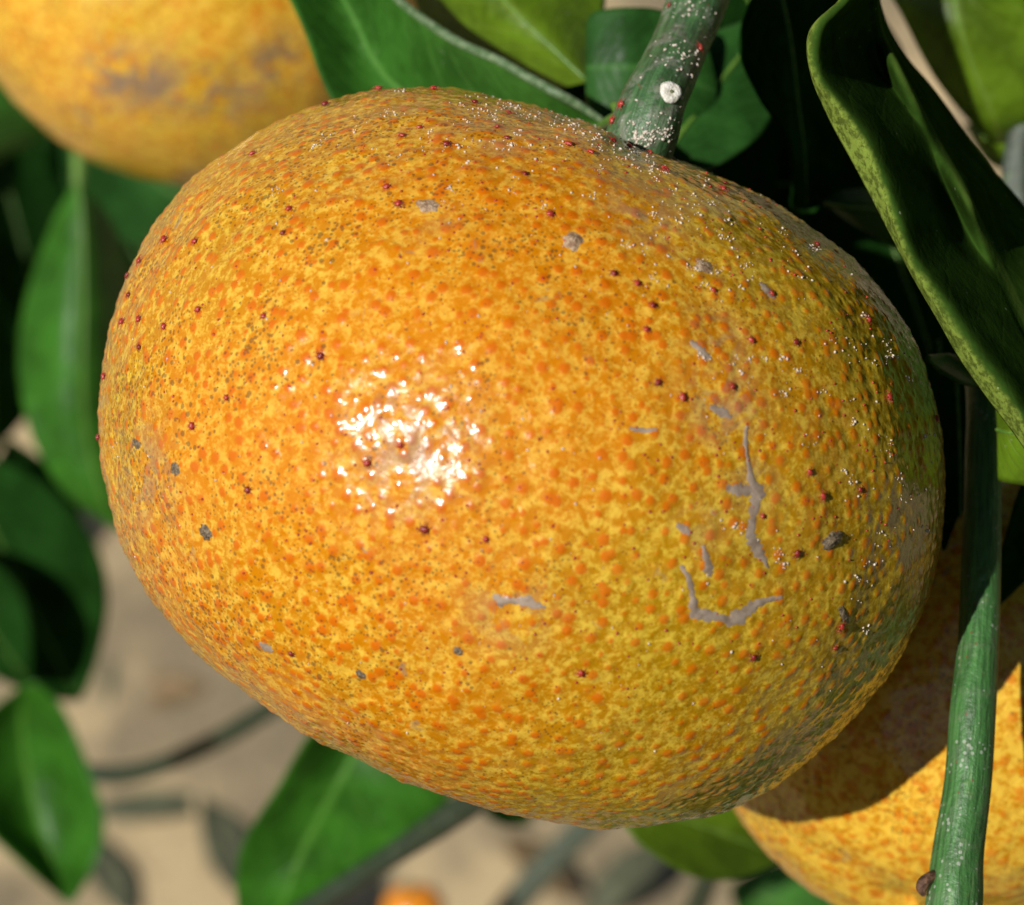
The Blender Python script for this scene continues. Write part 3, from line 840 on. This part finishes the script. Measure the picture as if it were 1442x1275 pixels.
# litter on the soil
lr = random.Random(3)
LITTER = ['fallen dull green leaf on the soil above the dark blurred twig', 'fallen brown leaf on the soil just above the dark blurred twig', 'fallen dull green leaf by the tip of the bottom left corner leaf',
          'fallen dull green leaf below the dark blurred twig at lower left', 'fallen dull green leaf touching the left edge of the wide hanging leaf', 'fallen dull green leaf in the gap at the left edge under the upright leaf',
          'fallen brown leaf right of the tiny blurred orange fruit', 'fallen dull green leaf under the wide pale blurred twig', 'fallen brown leaf on the soil strip in the top right corner', 'fallen brown leaf on the soil right of the dark left leaves']
for i, (x, y, kind) in enumerate([(185,965,0),(225,990,1),(150,1240,0),(210,1150,0),(315,1195,0),(70,600,0),(760,1235,1),(880,1250,0),(1300,100,1),(120,820,1)]):
    q = soil_at(x, y); q[2] = 0.5
    a = lr.uniform(0, 6.28)
    L_ = np.array([math.cos(a), math.sin(a), lr.uniform(-.1, .25)]) * lr.uniform(2.6, 4.2)
    leaf_at(q - L_ / 2, q + L_ / 2, lr.uniform(1.0, 1.7), np.array([lr.uniform(-.5, .5), lr.uniform(-.5, .5), 1]),
            LITTER[i], 'leaf_dry' if kind else 'leaf_fallen',
            'fallen brown leaves' if kind else 'fallen green leaves', seed=500 + i, nu=20, nv=10, rib=0, name='fallen_leaf', fold=.15, wave=.06)
# blurred twigs low behind
for pts, rad, lab, mt in [
    ([(90,1085,46),(180,1090,45),(290,1050,43),(400,985,41),(520,900,39)], [.16,.17,.16,.15,.14], 'blurred dark green twig crossing the soil at lower left', 'twig_dark'),
    ([(400,1300,33),(520,1225,32),(620,1160,31),(700,1100,30),(780,1020,29)], [.12,.13,.15,.16,.16], 'blurred grey twig beside the wide hanging leaf', 'twig_dark'),
    ([(680,1330,62),(760,1230,60),(850,1140,58),(950,1040,56)], [.34,.34,.32,.32], 'wide pale blurred twig under the big tangerine', 'twig_grey'),
    ([(960,1330,40),(990,1255,39),(1020,1190,38),(1060,1120,37)], [.16,.16,.16,.16], 'dark blurred twig under the small light leaf', 'twig_dark')]:
    e = empty('twig', P(*pts[0]), lab, 'twig')
    tube('bark', [P(*p) for p in pts], rad, M[mt], e, seg=12, n=40, lump=.03, seed=len(lab))

LIT = [(FC, 4.6), (c2, 4.0), (P(110, 480, 38), 3.4), (P(80, 1110, 39.5), 3.0), (P(480, 1150, 32.5), 3.0), (c3, 3.2), (P(1360, 60, 24.6), 2.6), (P(740, 30, 23.4), 2.6),
       (P(1250, 250, 19.5), 2.6), (P(1000, 1180, 27.4), 2.0), (P(40, 90, 41), 1.5), (P(250, 1000, 84), 5.0), (P(900, 1230, 80), 5.0)]
def in_sun_path(c, half):
    for q, rad in LIT:
        off = c - q
        t = off @ SUN
        if t > 0 and np.linalg.norm(off - SUN * t) < rad + half:
            return True
    return False
# unseen leaves added beside the picture, towards the sun, to shade gaps and soil
k = 0
for (bx, by, bd, n_) in [(-1750, 250, 24, 16), (-1500, 900, 40, 20), (-900, 1500, 55, 18), (-2400, 400, 34, 16), (-1200, 700, 60, 14)]:
    for j in range(n_):
        c = P(bx + random.uniform(-420, 420), by + random.uniform(-330, 330), bd + random.uniform(-3, 3))
        dr = np.array([random.uniform(-1, 1), random.uniform(-1, 1), random.uniform(-.9, .2)])
        dr /= np.linalg.norm(dr)
        if in_sun_path(c + dr * 3, 3.0):
            continue
        leaf_at(c, c + dr * random.uniform(5, 7.5), random.uniform(2.4, 3.4), np.array([random.uniform(-.5, .5), random.uniform(-.5, .5), 1]) + SUN * .8,
                'green leaf of the branch outside the left picture edge', 'leaf_mid', 'leaves outside the left edge', seed=100 + k, nu=24, nv=12)
        k += 1

# unseen canopy added to cut sky fill, clear of the sun and the view
k = 0
cr_rng = random.Random(5)
while k < 170:
    v = np.array([cr_rng.gauss(0, 1), cr_rng.gauss(0, 1), cr_rng.gauss(0, .7)])
    v /= np.linalg.norm(v)
    if v[2] < -0.35:
        continue
    w = v[0] * RGT + v[1] * UPV - v[2] * FWD
    R_ = cr_rng.uniform(11, 24)
    c = AIM + w * R_
    if in_sun_path(c, 3.0):
        continue
    rel = c - CAM
    dep = rel @ FWD
    if dep > -2 and abs(rel @ RGT) < abs(dep) * .185 + 7 and abs(rel @ UPV) < abs(dep) * .165 + 7:
        continue
    dr = np.array([cr_rng.gauss(0, 1), cr_rng.gauss(0, 1), cr_rng.gauss(-.4, .6)])
    dr -= w * (dr @ w) * .8
    dr /= np.linalg.norm(dr)
    ln_ = cr_rng.uniform(5, 8)
    leaf_at(c - dr * ln_ / 2, c + dr * ln_ / 2, cr_rng.uniform(2.6, 3.8), w + np.array([0, 0, .3]), 'unseen green leaf added round the picture to cut the sky light', 'leaf_dark',
            'added leaves outside the picture', seed=300 + k, nu=20, nv=10, rib=0)
    k += 1

fr = random.Random(9)  # unseen leaves added right and below to tint the rim by reflection
for (x0, x1, y0, y1, d0, d1, n_, side_) in [(1800, 2700, -200, 1500, 24, 36, 30, 'right'), (100, 1500, 1720, 2300, 24, 36, 24, 'lower')]:
    for j in range(n_):
        c = P(fr.uniform(x0, x1), fr.uniform(y0, y1), fr.uniform(d0, d1))
        if in_sun_path(c, 3.0):
            continue
        dr = np.array([fr.gauss(0, 1), fr.gauss(0, 1), fr.gauss(-.3, .7)])
        dr /= np.linalg.norm(dr)
        leaf_at(c - dr * 2.4, c + dr * 2.4, fr.uniform(2.2, 3.0), SUN + np.array([fr.gauss(0, .4), fr.gauss(0, .4), .3]), 'green leaf of the branch outside the ' + side_ + ' picture edge', 'leaf_mid',
                'leaves outside the ' + side_ + ' edge', seed=700 + j, nu=20, nv=10, rib=0)

# ------------------------------------------------------------------ scars, crusts and scale on the main rind
def scar_strip(path, name='scar', mat='scar', lift=0.0055, seed=0, label=None):
    """path: (px, py, half width in px); a thin raised strip lying on the rind"""
    A = cr(np.array(path, float), max(14, len(path) * 5))
    r = np.random.default_rng(seed)
    t = np.gradient(A[:, :2], axis=0)
    t /= np.maximum(np.linalg.norm(t, axis=1)[:, None], 1e-6)
    nrm = np.stack([-t[:, 1], t[:, 0]], 1)
    V = []
    nv = 7
    for i in range(len(A)):
        w = max(0.4, A[i, 2] * 1.15)
        jl, jr = r.uniform(.6, 1.45), r.uniform(.6, 1.45)
        for s in np.linspace(-1, 1, nv):
            q = A[i, :2] + nrm[i] * s * w * (jl if s < 0 else jr)
            p, nn = on_fruit(*q)
            V.append(p + nn * (lift * (1 - abs(s) ** 3) - 0.0015) - FC)
    ix = np.arange(len(V)).reshape(-1, nv)
    q = np.stack([ix[:-1, :-1], ix[1:, :-1], ix[1:, 1:], ix[:-1, 1:]], -1).reshape(-1, 4)
    o = link(name, np_mesh(name, V, q), M[mat], root)
    if label:
        o['label'] = label
    return o

def crust(px, py, ra, rb, ang, mat, name, label=None, lift=.02, seed=0):
    r = np.random.default_rng(seed)
    nr, ns = 5, 16
    V = []
    c, s = math.cos(ang), math.sin(ang)
    jit = r.uniform(.75, 1.2, ns)
    for i in range(nr):
        f = (i + .05) / (nr - 1 + .05)
        for k in range(ns):
            a = 2 * math.pi * k / ns
            x, y = ra * f * math.cos(a) * jit[k], rb * f * math.sin(a) * jit[k]
            p, nn = on_fruit(px + x * c - y * s, py + x * s + y * c)
            V.append(p + nn * (lift * (1 - f ** 2) * r.uniform(.5, 1.2) - .001) - FC)
    ix = np.arange(nr * ns).reshape(nr, ns)
    nx = np.roll(ix, -1, 1)
    q = np.stack([ix[:-1], ix[1:], nx[1:], nx[:-1]], -1).reshape(-1, 4)
    o = link(name, np_mesh(name, V, q), M[mat], root)
    if label:
        o['label'] = label

scar_strip([(1054,645,2),(1057,672,5),(1066,692,9),(1062,720,6),(1058,744,5),(1060,762,8),(1069,778,7),(1082,800,1)], seed=1, label='long grey scar running down the right half of the rind')
scar_strip([(1022,688,4),(1040,690,8),(1058,690,6)], seed=2)
scar_strip([(959,796,3),(971,818,4),(976,841,4),(980,862,8),(1000,868,7),(1018,872,5),(1032,874,9),(1048,862,9),(1064,852,6),(1080,846,4),(1101,841,3)], seed=3, label='grey hook-shaped scar low on the right half of the rind')
scar_strip([(952,740,3),(964,746,5),(972,752,3)], seed=4)
scar_strip([(990,768,3),(994,782,4),(998,804,6),(1000,812,2)], seed=5)
scar_strip([(694,838,2),(706,846,7),(722,846,4),(742,848,7),(768,856,2)], seed=6)
scar_strip([(1052,600,2),(1050,620,3),(1053,645,2)], seed=7)
scar_strip([(1000,572,3),(1015,580,7),(1030,588,3)], seed=8)
scar_strip([(972,480,2),(988,494,5),(1000,506,2)], seed=9)
scar_strip([(886,604,2),(905,606,3),(925,605,2)], seed=10)
scar_strip([(365,905,2),(374,912,5),(384,918,2)], seed=11)
scar_strip([(1070,398,2),(1080,408,5),(1092,420,2)], seed=12)
crust(1172, 761, 19, 10, -0.75, 'dark_scale', 'scale_crust', 'dark crusty oval spot on the right half of the rind', .035, 1)
crust(602, 290, 19, 10, 0.1, 'crust', 'scale_crust', 'brown scab high on the rind', .014, 2)
crust(806, 340, 15, 14, 0.4, 'crust', 'scale_crust', 'pale crumbly scab on the upper rind', .03, 3)
crust(289, 750, 12, 8, 1.1, 'dark_scale', 'scale_crust', 'small dark oval spot low on the left of the rind', .02, 4)
crust(990, 375, 14, 9, 0.5, 'crust', 'scale_crust', None, .02, 5)
crust(645, 917, 8, 6, 1.0, 'dark_scale', 'scale_crust', None, .012, 6)
crust(192, 625, 8, 6, 1.0, 'dark_scale', 'scale_crust', None, .012, 7)
crust(247, 660, 11, 7, 1.3, 'dark_scale', 'scale_crust', None, .012, 8)
crust(508, 950, 9, 5, 0.8, 'dark_scale', 'scale_crust', None, .012, 9)
crust(1188, 866, 13, 6, 1.2, 'dark_scale', 'scale_crust', None, .02, 10)

# ------------------------------------------------------------------ white egg shells and cast skins, too small and many to count
def blob_cloud(points, name, mat, parent, rmin, rmax, seed, stretch=1.6):
    bm = bmesh.new()
    bmesh.ops.create_icosphere(bm, subdivisions=1, radius=1.0)
    bv = np.array([v.co[:] for v in bm.verts])
    bf = np.array([[v.index for v in f.verts] for f in bm.faces])
    bm.free()
    r = np.random.default_rng(seed)
    V, T = [], []
    base = np.array(parent.location)
    for i, (p, nn) in enumerate(points):
        a = np.cross(nn, r.normal(size=3)); a /= np.linalg.norm(a)
        c = np.cross(nn, a)
        s = rmin + (rmax - rmin) * r.random() ** 2.2
        sc_ = bv * np.array([s * r.uniform(1, stretch), s * r.uniform(.6, 1), s * r.uniform(.5, .9)])
        V.append(np.outer(sc_[:, 0], a) + np.outer(sc_[:, 1], c) + np.outer(sc_[:, 2], nn) + p + nn * s * .35 - base)
        T.append(bf + len(bv) * i)
    me = np_mesh(name, np.concatenate(V), [], tris=np.concatenate(T))
    o = link(name, me, M[mat], parent)
    o['kind'] = 'stuff'
    return o

CL = [(660,155,26,10,46),(740,158,60,8,80),(645,208,14,10,20),(700,197,18,6,26),(762,208,20,8,30),(800,172,34,8,46),(895,216,34,12,120),(975,300,34,14,46),
      (1000,380,30,14,40),(945,285,34,16,36),(1035,520,22,14,34),(1080,485,40,20,22),(1240,510,26,26,40),(1185,480,30,40,30),(1075,390,40,18,34),(905,330,40,20,20),
      (545,150,26,8,24),(490,180,30,10,20),(600,190,40,16,20),(840,190,40,10,46),(780,230,50,16,30),(1020,300,40,20,34),(1180,620,46,60,50),(1250,650,36,60,60),
      (1120,820,60,60,30),(800,300,90,40,26),(660,270,90,40,26),(1230,380,30,30,26),(1110,350,40,30,26),(350,230,60,30,16),(1200,880,40,60,30),(1280,720,16,60,22)]
pts = []
for (x, y, sx, sy, n_) in CL:
    ang = 0.35 if x > 600 else -0.5
    sub = [(rng.normal() * sx, rng.normal() * sy) for _ in range(max(3, n_ // 7))]
    for _ in range(n_):
        c_ = sub[rng.integers(len(sub))]
        sp_ = 5.0 if rng.random() < .75 else 16.0
        dx, dy = c_[0] + rng.normal() * sp_, c_[1] + rng.normal() * sp_ * .6
        qx, qy = x + dx * math.cos(ang) - dy * math.sin(ang), y + dx * math.sin(ang) + dy * math.cos(ang)
        pts.append(on_fruit(qx, qy))
for _ in range(220):
    a, rr_ = rng.uniform(0, 6.28), rng.uniform(0, 1) ** .5
    pts.append(on_fruit(739 + 585 * rr_ * math.cos(a), 640 + 495 * rr_ * math.sin(a)))
blob_cloud(pts, 'cast_skins', 'shell', root, 0.0035, 0.0110, 3)
# dark red specks: eggs
pts = []
for _ in range(1100):
    a, rr_ = rng.uniform(0, 6.28), rng.uniform(0, 1) ** .5
    pts.append(on_fruit(780 + 560 * rr_ * math.cos(a), 560 + 430 * rr_ * math.sin(a)))
blob_cloud(pts, 'red_eggs', 'mite', root, 0.004, 0.0115, 4, 1.1)

# flecks on the stem
bpts = []
sb = [o for o in stem.children if o.name.startswith('bark')][0]
sv = np.array([v.co[:] for v in sb.data.vertices]) + np.array(stem.location)
SBV = BVHTree.FromPolygons([tuple(v) for v in sv], [tuple(p.vertices) for p in sb.data.polygons])
def on_stem(px, py):
    d = P(px, py, 20) - CAM
    d /= np.linalg.norm(d)
    h = SBV.ray_cast(Vector(CAM), Vector(d))
    if h[0] is None:
        return None
    nn = np.array(h[1])
    return np.array(h[0]), nn * (-1 if nn @ d > 0 else 1)
for (x, y, sx, sy, n_) in [(912,192,20,9,120),(958,78,14,9,30),(965,10,20,8,26),(940,172,14,12,20),(978,92,8,12,14),(935,60,30,60,14),(985,40,18,30,12)]:
    for _ in range(n_):
        h = on_stem(x + rng.normal() * sx, y + rng.normal() * sy)
        if h is not None:
            bpts.append(h)
blob_cloud(bpts, 'egg_shells', 'shell', stem, 0.004, 0.015, 9)

# white disc-shaped scale insect on the stem
p, nn = on_stem(943, 131)
si = empty('scale_insect', p, 'round white waxy scale insect sitting on the fruit stem', 'insect')
bm = bmesh.new()
bmesh.ops.create_uvsphere(bm, u_segments=28, v_segments=14, radius=0.082)
for v in bm.verts:
    a = math.atan2(v.co.y, v.co.x)
    rr_ = math.hypot(v.co.x, v.co.y) / .082
    k_ = 1 + .05 * math.cos(3 * a + 1) + .03 * math.cos(7 * a)
    v.co.x *= k_; v.co.y *= k_
    v.co.z = v.co.z * (.42 if v.co.z > 0 else .1) - (.016 * math.exp(-(rr_ / .42) ** 2) if v.co.z > 0 else 0)
dm = bpy.data.meshes.new('wax_cover'); bm.to_mesh(dm); bm.free()
for p_ in dm.polygons: p_.use_smooth = True
d = link('wax_cover', dm, M['wax'], si)
vn = np.array(nn) * .7 - FWD * .3
d.rotation_euler = Vector(vn).to_track_quat('Z', 'Y').to_euler()
d.location = Vector(nn) * 0.012
bm = bmesh.new()
bmesh.ops.create_uvsphere(bm, u_segments=10, v_segments=6, radius=0.016)
for v in bm.verts: v.co.z *= .5
em = bpy.data.meshes.new('centre_spot'); bm.to_mesh(em); bm.free()
e_ = link('centre_spot', em, M['calyx'], si)
e_.location = Vector(nn) * 0.012 + Vector(vn).normalized() * 0.021

# ------------------------------------------------------------------ red mites
def mite_mesh(mat, seed):
    bm = bmesh.new()
    bmesh.ops.create_uvsphere(bm, u_segments=16, v_segments=8, radius=1.0)
    r = random.Random(seed)
    side = []
    for f in bm.faces:
        c = f.calc_center_median()
        if -0.45 < c.z < -0.05 and abs(c.y) > 0.25:
            side.append((math.atan2(c.y, c.x), f))
    side.sort(key=lambda t: t[0])
    left = [f for a, f in side if a > 0]; rig = [f for a, f in side if a < 0]
    pick = [left[i] for i in (0, 2, 3, 5) if i < len(left)] + [rig[i] for i in (0, 2, 3, 5) if i < len(rig)]
    for f in pick:
        c = f.calc_center_median(); out = Vector((c.x * .7, c.y * 1.2, 0)).normalized()
        cur = f
        for step, (d_, dz, sc__) in enumerate([(.55, .35, .45), (.6, -.25, .7), (.45, -.5, .6)]):
            ex = bmesh.ops.extrude_discrete_faces(bm, faces=[cur])
            cur = ex['faces'][0]
            ctr = cur.calc_center_median()
            for v in cur.verts:
                v.co = ctr + (v.co - ctr) * sc__ + out * d_ + Vector((0, 0, dz))
    for v in bm.verts:
        rad = math.hypot(v.co.y, v.co.z)
        if rad < 1.01 and v.co.length < 1.02:
            v.co.x *= 1.25
            v.co.z *= .85
    me = bpy.data.meshes.new('red_mite')
    bm.to_mesh(me); bm.free()
    for p_ in me.polygons: p_.use_smooth = True
    me.materials.append(M[mat])
    return me
MM = [mite_mesh('mite', 1), mite_mesh('mite_dark', 2)]
MITES = {
 'rim': ('tiny red mite on the left and top outline of the big tangerine', [(458,149),(373,178),(310,219),(181,389),(173,454),(148,530),(140,616),(533,127),(611,127),(182,416),(198,368),(197,450),(1021,259),(1018,268),(716,160),(668,146)]),
 'upper': ('tiny red mite on the upper half of the big tangerine, below its stem', [(566,193),(591,181),(714,196),(831,216),(915,216),(885,208),(356,218),(407,295),(399,329),(275,341),(232,338),(739,246),(774,303),(562,288),(864,386),(897,400),(1004,410),(629,205),(700,180),(800,205),(862,200),(935,240),(545,265)]),
 'right': ('tiny red mite on the right half of the big tangerine', [(919,431),(910,465),(1086,414),(1120,483),(1222,451),(1057,480),(926,539),(1139,665),(1073,727),(1121,779),(1157,699),(1183,882),(1060,925),(1175,912),(1317,590),(1150,345),(1250,560),(1030,545),(1210,690),(960,560)]),
 'left': ('tiny red mite on the left half of the big tangerine', [(372,446),(452,502),(517,652),(564,627),(598,745),(684,759),(232,460),(197,489),(271,600),(280,437),(411,920),(818,947),(320,560),(350,690)]),
}
def put_mite(p, nn, label, group, i):
    o = bpy.data.objects.new('red_mite', MM[1] if i % 3 == 0 else MM[0])
    COL.objects.link(o)
    s = random.uniform(.0125, .0205)
    o.scale = (s * random.uniform(1, 1.25), s, s * .9)
    q = Vector(nn).to_track_quat('Z', 'Y')
    o.rotation_euler = (q.to_matrix() @ Matrix.Rotation(random.uniform(0, 6.28), 3, 'Z')).to_euler()
    o.location = Vector(p) + Vector(nn) * s * .85
    tag(o, label, 'mite', group)
OWN = {(1073,727): 'tiny red mite touching the long grey scar on the big tangerine', (1060,925): 'tiny red mite below the grey hook-shaped scar', (1157,699): 'tiny red mite above the dark crusty oval spot',
       (1121,779): 'tiny red mite between the long grey scar and the dark crusty spot', (517,652): 'dark red mite at the left in the white glare of the big tangerine', (564,627): 'dark red mite at the right in the white glare of the big tangerine',
       (885,208): 'red mite on the rind touching the left foot of the fruit stem', (915,216): 'red mite on the rind in front of the fruit stem foot', (818,947): 'lowest red mite on the underside of the big tangerine',
       (411,920): 'red mite low on the left underside of the big tangerine', (774,303): 'red mite just above the pale crumbly scab', (562,288): 'red mite left of the brown scab high on the rind',
       (1021,259): 'upper of two red mites on the outline right of the fruit stem', (1018,268): 'lower of two red mites on the outline right of the fruit stem', (140,616): 'red mite sitting on the leftmost outline of the big tangerine',
       (533,127): 'red mite on the top outline, left of the two topmost', (611,127): 'red mite on the topmost outline of the big tangerine', (1317,590): 'red mite on the rightmost outline of the big tangerine',
       (1183,882): 'red mite below the dark crusty oval spot', (1175,912): 'lowest red mite near the lower right rim of the big tangerine', (684,759): 'right of the two red mites under the glare', (598,745): 'left of the two red mites under the glare'}
i = 0
for key, (lab, pl) in MITES.items():
    for (x, y) in pl:
        p, nn = on_fruit(x, y)
        put_mite(p, nn, OWN.get((x, y), lab), 'red mites, ' + key + ' part of the big tangerine', i)
        i += 1
for (x, y), lab in zip([(868,146),(864,170),(935,6),(984,68)], ['red mite on the left edge of the fruit stem, above its foot', 'red mite at the left foot of the fruit stem', 'red mite on the fruit stem at the top picture edge', 'red mite on the right side of the fruit stem']):
    h = on_stem(x, y) or on_stem(x + 8, y + 2)
    if h:
        put_mite(h[0], h[1], lab, 'red mites on the stem', i)
        i += 1
